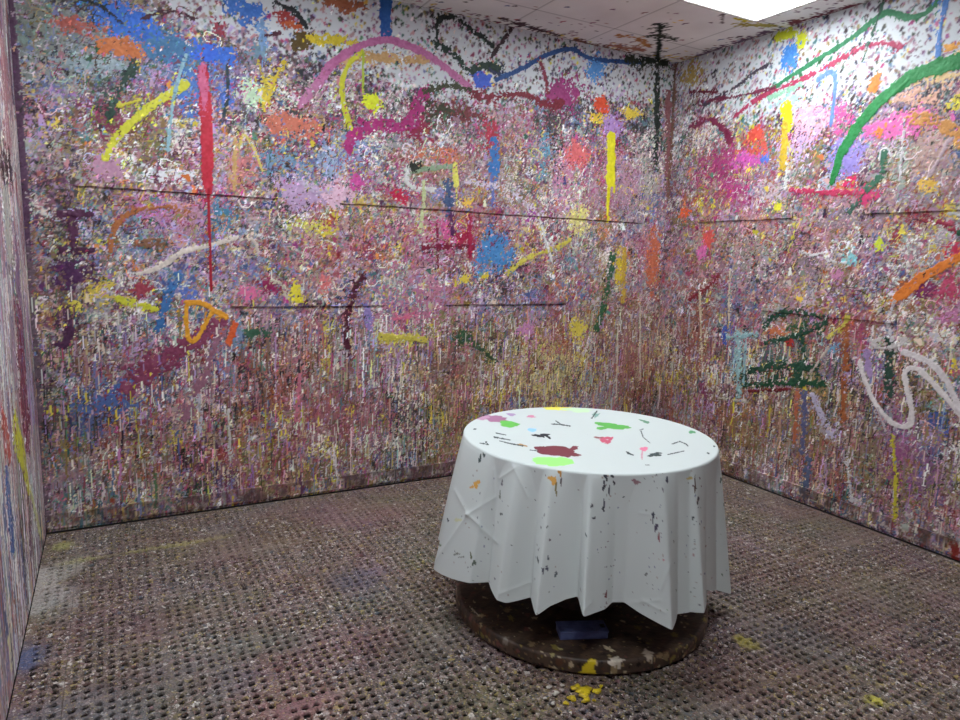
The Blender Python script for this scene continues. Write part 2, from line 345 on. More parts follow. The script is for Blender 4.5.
for st in [
    ([(8, -10), (14, 60), (20, 140), (25, 210), (28, 260)], 9, (92, 62, 88), .3), ([(28, 250), (34, 360), (41, 500), (44, 528)], 9, (112, 92, 104), .5),
    ([(60, 214), (90, 214)], 8, (88, 46, 78), .5), ([(72, 214), (74, 248)], 8, (88, 46, 78), .5), ([(62, 250), (95, 250)], 8, (82, 42, 74), .5), ([(70, 330), (66, 345)], 12, (84, 48, 80), .6),
    ([(110, 250), (115, 222), (138, 208), (170, 206), (188, 212)], 6, (176, 106, 62), .5), ([(135, 244), (160, 242)], 9, (138, 96, 72), .7),
    ([(106, 157), (115, 140), (135, 118), (160, 100), (185, 84)], 8, (216, 214, 62), .33), ([(120, 106), (140, 100)], 5, (206, 196, 60), .6),
    ([(88, 0), (105, 8), (122, 24)], 3, (40, 44, 48), .5), ([(145, 18), (160, 12), (180, 11), (194, 19)], 4, (70, 30, 46), .6), ([(134, 62), (128, 76), (116, 95), (110, 118)], 7, (44, 70, 60), .6), ([(275, 3), (292, 8), (300, 18), (308, 28)], 5, (40, 44, 48), .8), ([(280, 33), (265, 36)], 4, (90, 40, 60), .7),
    ([(186, 55), (176, 85), (170, 120), (168, 150)], 4, (150, 190, 205), .3), ([(227, 65), (228, 100), (222, 122)], 3, (40, 60, 70), .4), ([(240, 148), (243, 130), (256, 152), (262, 170)], 3, (220, 200, 110), .4), ([(258, 60), (270, 100)], 3, (200, 180, 60), .4), ([(262, 20), (262, 50)], 4, (130, 165, 210), .4), ([(284, 62), (275, 80), (268, 100)], 6, (218, 190, 56), .5), ([(235, 140), (234, 190)], 4, (210, 170, 110), .5),
    ([(386, -6), (386, 33)], 13, (44, 98, 172), .25), ([(316, 37), (335, 40), (356, 43)], 8, (222, 200, 56), .6), ([(340, 60), (370, 57), (412, 60), (432, 58)], 9, (214, 172, 120), .6), ([(351, 130), (344, 108), (341, 82), (349, 62), (362, 52)], 6, (218, 216, 62), .3),
    ([(318, 83), (333, 62), (358, 46), (384, 38), (412, 46), (440, 62), (470, 88)], 8, (202, 118, 168), .25), ([(300, 105), (320, 80)], 7, (202, 130, 172), .4), ([(363, 52), (363, 92)], 3, (186, 206, 70), .3),
    ([(349, 146), (356, 133), (378, 122), (400, 130), (414, 116), (424, 92)], 15, (180, 52, 124), .55), ([(437, 45), (437, 17), (450, 15), (470, 28), (492, 45)], 5, DG, .8), ([(437, 45), (456, 54), (466, 72), (484, 64), (498, 68)], 7, (34, 58, 48), .7), ([(492, 56), (502, 42), (512, 27)], 4, (60, 40, 46), .6),
    ([(496, 80), (528, 66), (546, 54), (575, 47), (584, 58), (612, 61), (642, 63)], 5, (44, 84, 146), .34), ([(474, 95), (500, 98), (524, 92), (545, 105), (562, 104)], 7, (128, 26, 48), .8), ([(425, 92), (450, 84), (470, 90)], 6, (70, 72, 48), .8), ([(540, 60), (545, 75), (548, 92)], 4, (140, 50, 70), .7), ([(495, 142), (494, 178)], 10, (62, 124, 196), .5), ([(492, 178), (493, 206)], 6, (110, 120, 190), .5),
    ([(468, 182), (505, 187), (525, 200), (540, 216)], 6, (222, 208, 228), .6, .002, None, .42), ([(407, 168), (407, 188), (432, 190)], 5, (224, 222, 222), .4), ([(412, 172), (430, 168), (455, 166)], 6, (150, 172, 142), .3), ([(413, 167), (422, 164)], 7, (40, 46, 38), .6), ([(455, 165), (456, 184)], 7, (240, 232, 110), .2), ([(456, 184), (457, 205)], 2, (236, 230, 120), .1), ([(424, 182), (423, 210), (420, 232)], 4, (206, 214, 160), .5), ([(448, 185), (450, 212)], 10, (70, 90, 130), .8),
    ([(423, 247), (450, 246), (472, 246)], 7, (128, 28, 58), .5), ([(437, 224), (438, 268)], 3, (130, 32, 66), .4), ([(452, 212), (452, 236)], 5, (92, 40, 92), .4), ([(470, 214), (470, 258)], 6, (168, 34, 76), .5), ([(460, 238), (468, 238)], 12, (176, 40, 78), .5),
    ([(508, 272), (530, 256), (556, 248), (570, 240)], 6, (214, 200, 86), .5), ([(362, 276), (350, 300), (345, 328), (348, 352)], 6, (86, 32, 52), .9), ([(380, 338), (404, 337), (426, 341)], 8, (212, 196, 84), .7), ([(474, 344), (494, 360)], 6, (58, 84, 58), .8),
    ([(120, 299), (136, 304), (156, 310)], 8, (212, 210, 62), .6), ([(178, 278), (166, 300), (158, 328)], 9, (62, 114, 176), .5), ([(138, 274), (165, 266), (180, 252), (205, 247), (236, 238)], 5, (226, 212, 202), .34), ([(240, 240), (254, 238), (258, 252)], 4, (216, 200, 190), .4), ([(272, 280), (284, 285), (286, 298)], 4, (210, 200, 180), .6),
    ([(128, 386), (155, 362), (186, 345), (216, 322)], 20, (142, 68, 98), .7), ([(185, 420), (200, 385), (222, 330)], 8, (160, 110, 130), .8), ([(198, 395), (202, 420), (198, 440)], 3, (200, 196, 210), .5), ([(228, 410), (231, 460)], 3, (210, 205, 200), .5), ([(300, 375), (296, 420)], 4, (206, 120, 140), .5), ([(238, 320), (238, 345)], 7, (130, 150, 180), .5),
    ([(613, 255), (608, 290), (597, 328)], 8, (52, 98, 66), .5), ([(624, 250), (623, 300)], 6, (208, 170, 70), .5), ([(658, 60), (657, 110), (656, 160)], 8, (44, 54, 48), .7), ([(630, 60), (668, 62)], 9, (46, 58, 46), .8), ([(668, 92), (668, 190)], 7, (150, 96, 100), .6), ([(676, 62), (673, 110), (669, 190)], 4, (120, 92, 80), .6), ([(700, 60), (720, 62)], 4, (100, 30, 50), .8),
    ([(583, 355), (590, 340)], 3, (226, 206, 206), .4), ([(591, 345), (583, 380)], 2, (220, 200, 190), .4), ([(640, 300), (640, 380)], 2, (224, 208, 190), .3), ([(618, 320), (616, 400)], 2, (224, 208, 190), .3), ([(300, 180), (312, 192), (330, 190)], 5, (200, 180, 210), .6), ([(540, 220), (552, 262)], 3, (226, 224, 222), .5),
]: B.stroke(*st)
B.splats(16000, TINY[:6], w_back, cov_back, local=.65); B.splats(420, [t[:len(t) // 2] for t in RUNS], lambda px, py, z: np.tile(weights(cream=3, tan=2, yellow=1.2, dpink=1, lilac=.6), (len(px), 1)), zr=(.35, 1.4))
for st in [
    ([(203, 68), (206, 105), (207, 150), (208, 196)], 11, (200, 44, 66), .25, .004, (.6, 1, 1.15, 1.1, .9, .35)), ([(202, 68), (205, 110)], 8, (214, 104, 144), .4, .003, (1, 1, .4)), ([(208, 190), (210, 240), (211, 290)], 3, (168, 26, 48), .2, .003),
    ([(611, 138), (611, 160), (610, 182)], 11, (240, 230, 44), .2, .004), ([(609, 178), (608, 200), (607, 222)], 6, (238, 226, 44), .2, .004, (1, .8, .5)), ([(614, 175), (614, 192)], 3, (238, 226, 44), .1, .003),
    ([(187, 303), (186, 322), (188, 340), (195, 342), (203, 328), (212, 312)], 5, (238, 168, 52), .25, .003), ([(187, 303), (202, 302), (215, 311), (226, 317)], 6, (238, 164, 52), .3, .003), ([(236, 324), (234, 332), (229, 342)], 8, (234, 106, 62), .5, .003),
]: B.stroke(*st)
# ---- right wall
Rw = Paint('right', 0, DEEP, H)
base_spatter(Rw, w_right, cov_right, DEEP * H)
CR = [
    (690, 74, 16, 12, (176, 150, 84), .55), (786, 34, 15, 6, (190, 198, 42), .95), (802, 39, 6, 8, (200, 204, 44), .8), (788, 56, 10, 14, (72, 132, 206), .95), (720, 165, 40, 24, (164, 62, 114), .55), (735, 190, 20, 18, (176, 66, 126), .6),
    (748, 160, 18, 9, (206, 94, 176), .8), (765, 158, 6, 6, (92, 122, 214), .9), (756, 145, 26, 11, (208, 92, 82), .55), (755, 135, 10, 7, (216, 84, 70), .7), (840, 116, 15, 15, (216, 92, 154), .65), (892, 126, 42, 11, (230, 114, 180), .8), (880, 131, 8, 6, (232, 140, 70), .7),
    (875, 83, 6, 9, (240, 132, 62), .95), (846, 160, 20, 17, (154, 138, 210), .8), (800, 142, 22, 20, (196, 166, 212), .5), (850, 183, 8, 5, (220, 50, 102), .9), (868, 196, 10, 8, (206, 62, 114), .85), (900, 172, 12, 26, (156, 166, 158), .55), (930, 150, 30, 30, (186, 154, 146), .45),
    (925, 186, 10, 9, (230, 186, 84), .7), (952, 46, 12, 4, (228, 160, 70), .6), (685, 213, 8, 5, (238, 104, 52), .9), (707, 238, 8, 9, (216, 92, 86), .95), (702, 252, 6, 8, (220, 114, 176), .9), (700, 203, 7, 9, (216, 196, 70), .5), (714, 205, 5, 10, (220, 200, 70), .6), (777, 208, 5, 5, (224, 216, 60), .7), (805, 120, 30, 20, (226, 170, 190), .4), (770, 190, 24, 12, (200, 180, 190), .45), (790, 100, 30, 10, (160, 196, 200), .28),
    (940, 75, 24, 14, (222, 190, 140), .35), (920, 95, 30, 12, (220, 170, 150), .5), (956, 105, 8, 10, (226, 206, 70), .6), (828, 180, 10, 12, (176, 176, 196), .6), (818, 150, 6, 16, (140, 120, 70), .4), (810, 300, 20, 8, (200, 180, 190), .4),
    (790, 345, 26, 9, (84, 108, 104), .62), (782, 378, 32, 8, (44, 84, 66), .65), (802, 325, 22, 9, (52, 92, 62), .55), (770, 358, 30, 9, (74, 98, 94), .6), (736, 360, 9, 26, (152, 192, 198), .6), (775, 331, 14, 6, (196, 114, 74), .8), (790, 342, 5, 4, (170, 50, 46), .9), (832, 348, 8, 6, (112, 164, 196), .8), (725, 333, 4, 13, (62, 92, 176), .9), (837, 273, 7, 7, (200, 134, 170), .95), (850, 258, 9, 7, (136, 198, 206), .65), (878, 243, 5, 10, (208, 220, 60), .9), (923, 288, 12, 9, (122, 42, 92), .9), (950, 290, 15, 14, (188, 70, 104), .7), (955, 250, 12, 8, (194, 52, 82), .8),
    (955, 312, 15, 16, (184, 116, 154), .6), (935, 420, 13, 11, (72, 92, 156), .65), (900, 450, 18, 40, (156, 94, 136), .4), (860, 440, 20, 30, (140, 120, 100), .3), (800, 430, 40, 40, (150, 120, 98), .3), (740, 420, 40, 40, (148, 112, 84), .35), (700, 330, 30, 60, (150, 96, 84), .3), (705, 395, 14, 14, (128, 62, 92), .5), (750, 410, 10, 8, (186, 124, 90), .4), (878, 405, 8, 20, (130, 70, 60), .4), (910, 250, 20, 14, (226, 220, 214), .35), (920, 215, 18, 9, (150, 60, 70), .5), (895, 238, 7, 14, (150, 60, 70), .45), (840, 220, 30, 10, (146, 130, 140), .4), (930, 475, 20, 30, (136, 96, 130), .4), (955, 370, 12, 12, (180, 90, 110), .4), (800, 265, 20, 16, (140, 120, 130), .35), (745, 260, 20, 24, (150, 140, 134), .3),
]
for c in CR: Rw.cloud(*c)
Rw.splats(52000, TINY[:6], w_right, cov_right, local=.76); Rw.splats(900, MIDS, w_right, lambda *a: cov_right(*a) ** 3); Rw.splats(5000, SQUIG, w_right, lambda *a: cov_right(*a) ** 2, jit=26); Rw.splats(6000, RUNS[:6], w_right, zr=(-.3, 1.1), local=.6); Rw.splats(1500, RUNS, w_right, zr=(-.2, 1.2), local=.4); Rw.splats(160, LONG, w_right, zr=(0, 1.2), local=.3)
for c in CR:
    if c[5] >= .7: Rw.cloud(*c[:5], c[5] - .3)
GR = (40, 80, 62)
for st in [
    ([(676, 64), (672, 120), (668, 200)], 6, (140, 100, 84), .7), ([(690, 92), (716, 92)], 5, (110, 34, 56), .9), ([(770, 90), (800, 70), (850, 40), (878, 16), (890, 11), (905, 18), (925, 15), (938, 0)], 6, (54, 130, 88), .33), ([(735, 116), (760, 96), (790, 85), (830, 65), (860, 47), (885, 42), (901, 47)], 5, (180, 62, 96), .55), ([(704, 105), (738, 86), (755, 71), (770, 64)], 4, (76, 66, 82), .6), ([(700, 102), (740, 96), (775, 88)], 4, (120, 50, 76), .8),
    ([(770, 98), (800, 84)], 6, (150, 200, 170), .6), ([(818, 80), (829, 70), (836, 76), (834, 100), (831, 124)], 5, (112, 146, 216), .3), ([(948, -6), (941, 22), (938, 56)], 6, (92, 142, 214), .35), ([(884, 0), (874, 30), (862, 62)], 3, (60, 96, 80), .5), ([(695, 126), (708, 117), (722, 127), (730, 138)], 9, (132, 48, 80), .6), ([(912, 118), (944, 120), (962, 142)], 12, (220, 154, 84), .4), ([(868, 188), (884, 175), (884, 152)], 7, (74, 124, 100), .5), ([(868, 188), (850, 212)], 5, (74, 110, 96), .7), ([(790, 190), (830, 193), (862, 192)], 5, (210, 64, 104), .7), ([(880, 160), (880, 150), (888, 147), (891, 156)], 2, (232, 230, 236), .2), ([(900, 180), (905, 120)], 3, (226, 220, 224), .4), ([(930, 175), (950, 140)], 4, (206, 180, 190), .5), ([(860, 90), (870, 82)], 3, (226, 224, 230), .4), ([(888, 100), (908, 80)], 3, (226, 224, 230), .4),
    ([(764, 327), (775, 314), (800, 311), (824, 318)], 6, GR, .6), ([(766, 342), (796, 337), (826, 322)], 5, GR, .7), ([(738, 378), (770, 364), (816, 368)], 8, GR, .7), ([(744, 385), (784, 383), (824, 384)], 8, (36, 82, 56), .6), ([(800, 330), (806, 360), (796, 378)], 6, GR, .8), ([(738, 332), (739, 396)], 5, (166, 204, 208), .7), ([(728, 338), (756, 334)], 5, (160, 200, 206), .9), ([(746, 336), (744, 384)], 3, (160, 196, 204), .6), ([(720, 398), (748, 402)], 3, (206, 196, 180), .5), ([(750, 391), (790, 389)], 3, (120, 40, 48), .7),
    ([(828, 337), (842, 328), (849, 317)], 5, (212, 196, 84), .4), ([(847, 325), (845, 370), (843, 420)], 7, (170, 98, 58), .6), ([(866, 350), (870, 375)], 8, (180, 150, 200), .7), ([(889, 340), (890, 392)], 9, (48, 76, 64), .8), ([(797, 390), (795, 442)], 5, (196, 114, 82), .5), ([(805, 392), (803, 450)], 8, (104, 106, 146), .6), ([(813, 394), (820, 412), (831, 437)], 6, (206, 196, 222), .6), ([(800, 250), (812, 256), (824, 252), (832, 262), (846, 263)], 3, (226, 222, 224), .5), ([(895, 300), (920, 279), (944, 265), (965, 255)], 11, (238, 134, 54), .33), ([(812, 372), (830, 345)], 3, (206, 190, 180), .6), ([(895, 300), (888, 320), (892, 340)], 3, (220, 214, 220), .6), ([(880, 340), (870, 345), (885, 350), (905, 340)], 6, (216, 206, 206), .8),
    ([(690, 300), (712, 284), (718, 276)], 5, (140, 48, 58), .7), ([(700, 290), (702, 360)], 3, (220, 200, 170), .4), ([(730, 270), (729, 320)], 3, (224, 204, 180), .4), ([(893, 436), (896, 480), (895, 520)], 4, (214, 200, 64), .4), ([(847, 460), (852, 500)], 5, (226, 220, 222), .7), ([(808, 460), (805, 496)], 8, (96, 108, 140), .5), ([(956, 545), (956, 560)], 7, (150, 50, 44), .4), ([(925, 215), (942, 222), (960, 232)], 6, (160, 50, 76), .8), ([(950, 213), (960, 215)], 5, (224, 224, 226), .5), ([(958, 232), (962, 233)], 8, (44, 96, 70), .5),
]: Rw.stroke(*st)
Rw.splats(16000, TINY[:6], w_right, cov_right, local=.65)
for st in [
    ([(832, 182), (841, 152), (862, 120), (888, 92), (920, 71), (965, 60)], 13, (48, 144, 78), .25, .004, (.5, .9, 1, 1, 1.1, 1.2)), ([(787, 107), (787, 124)], 14, (230, 234, 42), .35, .004), ([(785, 124), (783, 168)], 8, (228, 190, 64), .5, .003),
    ([(860, 362), (867, 388), (884, 418), (905, 430), (914, 418), (906, 385), (904, 370), (916, 366), (936, 386), (962, 416)], 6, (242, 232, 232), .3, .003), ([(904, 352), (930, 361), (945, 376), (960, 410)], 7, (238, 228, 230), .32, .003), ([(878, 408), (886, 432)], 3, (214, 200, 206), .4, .003),
    ([(787, 165), (786, 185)], 6, (234, 232, 230), .8, .003),
]: Rw.stroke(*st)
# ---- left wall, seen at a grazing angle: long runs of paint
L = Paint('left', 0, DEEP, H, base=(150, 138, 146))
w_left = lambda px, py, z: np.tile(weights(grey=3, mauve=2., lilac=1.2, cream=2.4, white=1.8, plum=1, dark=.8, bluegrey=1.6, rose=.8, tan=.7, dpink=.8, rust=.5, teal=.4), (len(px), 1))
base_spatter(L, w_left, None, DEEP * H * .5)
L.splats(9000, LONG, w_left)
WIDE = [streak_template(w, l, k) for k, (w, l) in enumerate([(6, 40), (9, 60), (14, 80), (8, 110), (18, 60), (12, 30)])]
L.splats(700, WIDE, w_left)
L.blend(.3)
L.splats(5000, LONG, w_left)
for st in [
    ([(3, 60), (6, 130)], 8, (176, 120, 128), .5), ([(3, 165), (9, 168)], 6, (60, 34, 44), .5), ([(14, 240), (20, 330)], 7, (140, 110, 140), .5), ([(18, 330), (26, 420)], 9, (128, 46, 72), .5), ([(5, 200), (9, 250)], 7, (186, 184, 178), .6), ([(12, 380), (16, 440)], 3, (206, 204, 200), .4), ([(3, 420), (8, 450)], 5, (200, 96, 84), .5), ([(7, 480), (12, 545)], 5, (62, 104, 170), .4), ([(15, 432), (22, 455), (29, 492)], 6, (212, 210, 62), .3, .003, (1, 1, .3)), ([(30, 490), (40, 535)], 2, (214, 212, 150), .3),
]: L.stroke(st[0], st[1] * 6, *st[2:])
L.splats(8000, TINY, w_left); L.splats(1500, LONG, w_left)
# ---- ceiling
Ce = Paint('ceiling', H, WID, DEEP, .01, base=(238, 238, 236))
Ce.c += (Ce.nz[2][:Ce.ny, :Ce.nx] * 14)[..., None]
TX = [-.274 - .61 * k for k in range(-1, 7)]; TY = [.946 + .61 * k for k in range(-2, 7)]
w_ceil = lambda px, py, z: np.tile(weights(dark=2, plum=1.5, mauve=2, crimson=.8, brown=1.5, bluegrey=.6, yellow=.3), (len(px), 1))
def cov_ceil(px, py, z, u): return .025 + .85 * np.exp(-np.minimum(z, WID - u) / .07)
Ce.splats(26000, TINY[:6], w_ceil, cov_ceil)
for st in [
    ([(660, 24), (660, 40), (657, 62)], 6, (40, 52, 44), .5, .001), ([(650, 36), (660, 34), (675, 40)], 4, (60, 66, 54), .8, .001), ([(632, 60), (668, 61)], 7, (52, 60, 46), .8, .001), ([(618, 35), (640, 38), (648, 46)], 4, (196, 140, 84), .9, .001), ([(610, 45), (640, 50)], 7, (186, 130, 110), 1., .001), ([(738, 19), (756, 21)], 6, (222, 206, 50), .5, .001), ([(740, 24), (775, 26)], 5, (190, 176, 90), .9, .001), ([(722, 24), (725, 0)], 2, (120, 110, 110), .4, .001), ([(700, 55), (745, 40), (770, 32)], 5, (120, 96, 120), .9, .001), ([(682, 60), (700, 56)], 6, (180, 150, 90), .8, .001),
    ([(575, 40), (630, 56)], 6, (140, 100, 86), .9, .001), ([(500, 18), (560, 36)], 4, (90, 70, 76), .9, .001), ([(790, 24), (860, 4)], 4, (120, 60, 70), .9, .001),
]: Ce.stroke(*st)
for x in TX:
    i = int(round((x + WID) / Ce.res))
    if 0 <= i < Ce.nx: Ce.c[:, i] *= .80; Ce.h[:, i] -= .002
for y in TY:
    i = int(round(y / Ce.res))
    if 0 <= i < Ce.ny: Ce.c[i] *= .80; Ce.h[i] -= .002

structure(B.build('wall_back', M_WALL, (0, -1, 0)))
structure(Rw.build('wall_right', M_WALL, (-1, 0, 0)))
structure(L.build('wall_left', M_WALL, (1, 0, 0)))
structure(Ce.build('ceiling', M_CEIL, (0, 0, -1)))
M_PLAIN = flat_mat('dull_splattered_plaster', (150, 128, 134), .6, (120, 100, 108), 14., bump=.2)
V, F = box_geo(-WID, 0, -DEEP - .1, -DEEP - .005, 0, H)
structure(mesh_obj('wall_front', V, F, M_PLAIN, smooth=False))
M_SUB = flat_mat('dark_subfloor', (22, 18, 18), .8, (34, 28, 26), 20.)
V, F = box_geo(-WID - .08, .08, -DEEP - .1, .08, -.10, -.016)
structure(mesh_obj('floor', V, F, M_SUB, smooth=False))

# ------------------------------------------------------------------ boards on the walls
def board(name, R, u0, u1, z0, z1, depth, N, tint=None, k=0.):
    u = np.arange(u0, u1 + 1e-6, .006); n = len(u)
    sec = []
    for d in np.linspace(0, depth, 5): sec.append((d, z1))
    for z in np.linspace(z1, z0, max(4, int((z1 - z0) / .006)))[1:]: sec.append((depth, z))
    for d in np.linspace(depth, 0, 5)[1:]: sec.append((d, z0))
    sec = np.array(sec); m = len(sec)
    U = np.tile(u, (m, 1)); D = np.tile(sec[:, :1], (1, n)); Z = np.tile(sec[:, 1:], (1, n))
    j = fbm(m + 2, n + 2, 5, 2)[:m, :n] * .0045; wob = np.tile(fbm(3, n, 40, 3)[:1], (m, 1)) * .004
    P = R.pos(U.ravel(), (Z + j + wob).ravel()) + np.array(N)[None] * (D + (D > 0) * j).ravel()[:, None]
    F = quads(n, m); F = np.concatenate([F, F[:, ::-1][:0]])
    c = R.sample(U.ravel(), (Z + (D - depth) * (1 if z0 > .3 else 0)).ravel()).copy()
    if tint is not None:
        w = (np.clip(k + fbm(m + 2, n + 2, 12, 3)[:m, :n] * .9, 0, 1)).ravel()[:, None]; c = c * (1 - w) + np.array(tint) * w
    polys = [tuple(f) for f in F]
    polys.append(tuple(i * n for i in range(m))); polys.append(tuple(i * n + n - 1 for i in range(m))[::-1])
    P0 = P[F[len(F) // 2]]; nn = np.cross(P0[1] - P0[0], P0[3] - P0[0])
    if nn @ np.array(N) < 0: polys = [p[::-1] for p in polys]
    return mesh_obj(name, P, polys, M_BOARD, col=c, smooth=False)
NB, NR = (0, -1, 0), (-1, 0, 0)
LG = 'narrow paint-caked ledges along the walls'
for R, N, u0, u1, z, lab in [
    (B, NB, WID - 3.98, WID - 2.98, 1.80, 'narrow paint-caked ledge high on the back wall, crossed by the long red drip'),
    (B, NB, WID - 2.62, WID - .24, 1.80, 'longest narrow paint-caked ledge, high on the back wall under the fat yellow drip'),
    (B, NB, WID - 3.25, WID - 2.32, 1.185, 'low narrow ledge on the back wall beside the orange painted loop'),
    (B, NB, WID - 1.90, WID - .92, 1.185, 'low narrow ledge on the back wall below the square blue paint patch'),
    (Rw, NR, .35, 1.14, 1.81, 'narrow paint-caked ledge high on the right wall, next to the room corner'),
    (Rw, NR, 1.60, 2.62, 1.815, 'narrow ledge high on the right wall below the big green arc, running out of view'),
    (Rw, NR, .97, 1.86, 1.205, 'low narrow ledge on the right wall above the dark green scribble'),
]:
    tag(board('wall_ledge', R, u0, u1, z, z + .036, .011, N), lab, 'ledge', LG)
structure(board('baseboard_back', B, 0, WID, .018, .098, .014, NB, (84, 64, 66), .32))
structure(board('baseboard_right', Rw, 0, DEEP, .018, .105, .014, NR, (84, 64, 56), .22))

# ------------------------------------------------------------------ ceiling lights
M_FRAME = flat_mat('white_enamel_frame', (206, 200, 196), .5)
def panel(x0, x1, y0, y1, s, lab):
    e = empty('ceiling_light', ((x0 + x1) / 2, (y0 + y1) / 2, H - .004)); cx, cy, cz = e.location
    w = .022; P = []
    for a in [(x0, x1, y0, y0 + w), (x0, x1, y1 - w, y1), (x0, x0 + w, y0 + w, y1 - w), (x1 - w, x1, y0 + w, y1 - w)]:
        P.append(box_geo(a[0] - cx, a[1] - cx, a[2] - cy, a[3] - cy, -.012, -.001))
    V, F = join_geo(P); mesh_obj('frame', V, F, M_FRAME, e, smooth=False)
    V, F = box_geo(x0 + w - cx, x1 - w - cx, y0 + w - cy, y1 - w - cy, -.007, -.002)
    o = mesh_obj('diffuser', V, F, emit_mat('lit_diffuser', (.89, .97, 1, 1), s), e, smooth=False)
    return tag(e, lab, 'ceiling light', 'ceiling light panels')
panel(-1.494, -.274, -1.556, -.946, 9, 'bright rectangular ceiling light panel near the right wall')
panel(-3.934, -2.714, -3.996, -3.386, 9, 'unseen rectangular ceiling light panel added as fill, at the far end from the corner')  # added out of view, as fill for the hanging side of the cloth
panel(-3.934, -2.714, -1.556, -.946, 9, 'bright rectangular ceiling light panel away from the room corner')

# ------------------------------------------------------------------ rubber mats
def mat_material():
    m, nt, b = new_mat('speckled_rubber')
    g = nd(nt, 'ShaderNodeNewGeometry'); pos = g.outputs['Position']
    def noise(scale, detail=2.):
        n = nd(nt, 'ShaderNodeTexNoise', Scale=scale, Detail=detail); nt.links.new(pos, n.inputs['Vector']); return n
    def ramp(fac, stops, interp='LINEAR'):
        r = nd(nt, 'ShaderNodeValToRGB'); r.color_ramp.interpolation = interp
        while len(r.color_ramp.elements) < len(stops): r.color_ramp.elements.new(.5)
        for e, (p, c) in zip(r.color_ramp.elements, stops): e.position = p; e.color = lin(c)
        nt.links.new(fac, r.inputs['Fac']); return r.outputs['Color']
    def mix(f, a, c):
        x = nd(nt, 'ShaderNodeMix', data_type='RGBA')
        if isinstance(f, float): x.inputs[0].default_value = f
        else: nt.links.new(f, x.inputs[0])
        nt.links.new(a, x.inputs[6]); nt.links.new(c, x.inputs[7]); return x.outputs[2]
    def mask(fac, lo, hi):
        r = nd(nt, 'ShaderNodeMapRange'); r.inputs[1].default_value = lo; r.inputs[2].default_value = hi; r.clamp = True
        nt.links.new(fac, r.inputs[0]); return r.outputs[0]
    at = nd(nt, 'ShaderNodeAttribute', attribute_name='paint')
    sp = []
    for sc_ in (95., 48., 170.):
        v = nd(nt, 'ShaderNodeTexVoronoi', Scale=sc_); nt.links.new(pos, v.inputs['Vector'])
        s = nd(nt, 'ShaderNodeSeparateColor'); nt.links.new(v.outputs['Color'], s.inputs[0]); sp.append((v, s))
    pal = [(0, (56, 47, 45)), (.15, (112, 98, 92)), (.3, (134, 114, 108)), (.42, (80, 70, 67)), (.52, (148, 128, 118)), (.6, (122, 110, 76)), (.68, (124, 88, 80)), (.74, (184, 168, 164)), (.82, (92, 100, 112)), (.87, (150, 114, 116)), (.91, (180, 160, 100)), (.955, (226, 218, 212))]
    c1 = ramp(sp[0][1].outputs[0], pal, 'CONSTANT'); c2 = ramp(sp[1][1].outputs[1], pal, 'CONSTANT'); c3 = ramp(sp[2][1].outputs[2], pal, 'CONSTANT')
    col = mix(mask(noise(22.).outputs['Fac'], .42, .5), c1, c2)
    col = mix(mask(noise(60.).outputs['Fac'], .47, .52), col, c3)
    ad = nd(nt, 'ShaderNodeMath', operation='MULTIPLY_ADD'); ad.inputs[1].default_value = 2.2; nt.links.new(noise(85., 3.).outputs['Fac'], ad.inputs[0])
    a2 = nd(nt, 'ShaderNodeMath', operation='SUBTRACT'); nt.links.new(at.outputs['Alpha'], a2.inputs[0]); a2.inputs[1].default_value = 1.1; nt.links.new(a2.outputs[0], ad.inputs[2])
    col = mix(mask(ad.outputs[0], 0., 1.), col, at.outputs['Color'])
    nt.links.new(col, b.inputs['Base Color'])
    bp = nd(nt, 'ShaderNodeBump', Strength=1., Distance=.009); nt.links.new(noise(140., 3.).outputs['Fac'], bp.inputs['Height'])
    nt.links.new(bp.outputs['Normal'], b.inputs['Normal'])
    b.inputs['Roughness'].default_value = .5; b.inputs['Specular IOR Level'].default_value = .3
    return m
M_MAT = mat_material()
Fl = Paint('floor', 0., WID, DEEP, .02, base=(116, 97, 94))
FA = np.full((Fl.ny, Fl.nx), .30, np.float32)
def fcloud(px, py, rx, ry, col, k):
    """patch of colour on the floor, given where its centre lies"""
    u, z, t = Fl.uv(px, py); d = rx * t / FPX; e = ry * t * t / (FPX * 1.5)
    x = np.arange(Fl.nx) * Fl.res - u; y = np.arange(Fl.ny)[:, None] * Fl.res - z
    q = np.sqrt((x / d) ** 2 + (y / e) ** 2)
    w = np.clip((1.2 - q) * 1.4 + Fl.nz[1][:Fl.ny, :Fl.nx] * 1.1, 0, 1)[..., None] * k
    Fl.c[:] = Fl.c * (1 - w) + np.array(col) * w; FA[:] = np.maximum(FA, .3 + .62 * w[..., 0])
Fl.c += (Fl.nz[1][:Fl.ny, :Fl.nx] * 40)[..., None] + np.stack([fbm(Fl.ny, Fl.nx, 14, 2) * 28 for _ in range(3)], 2)
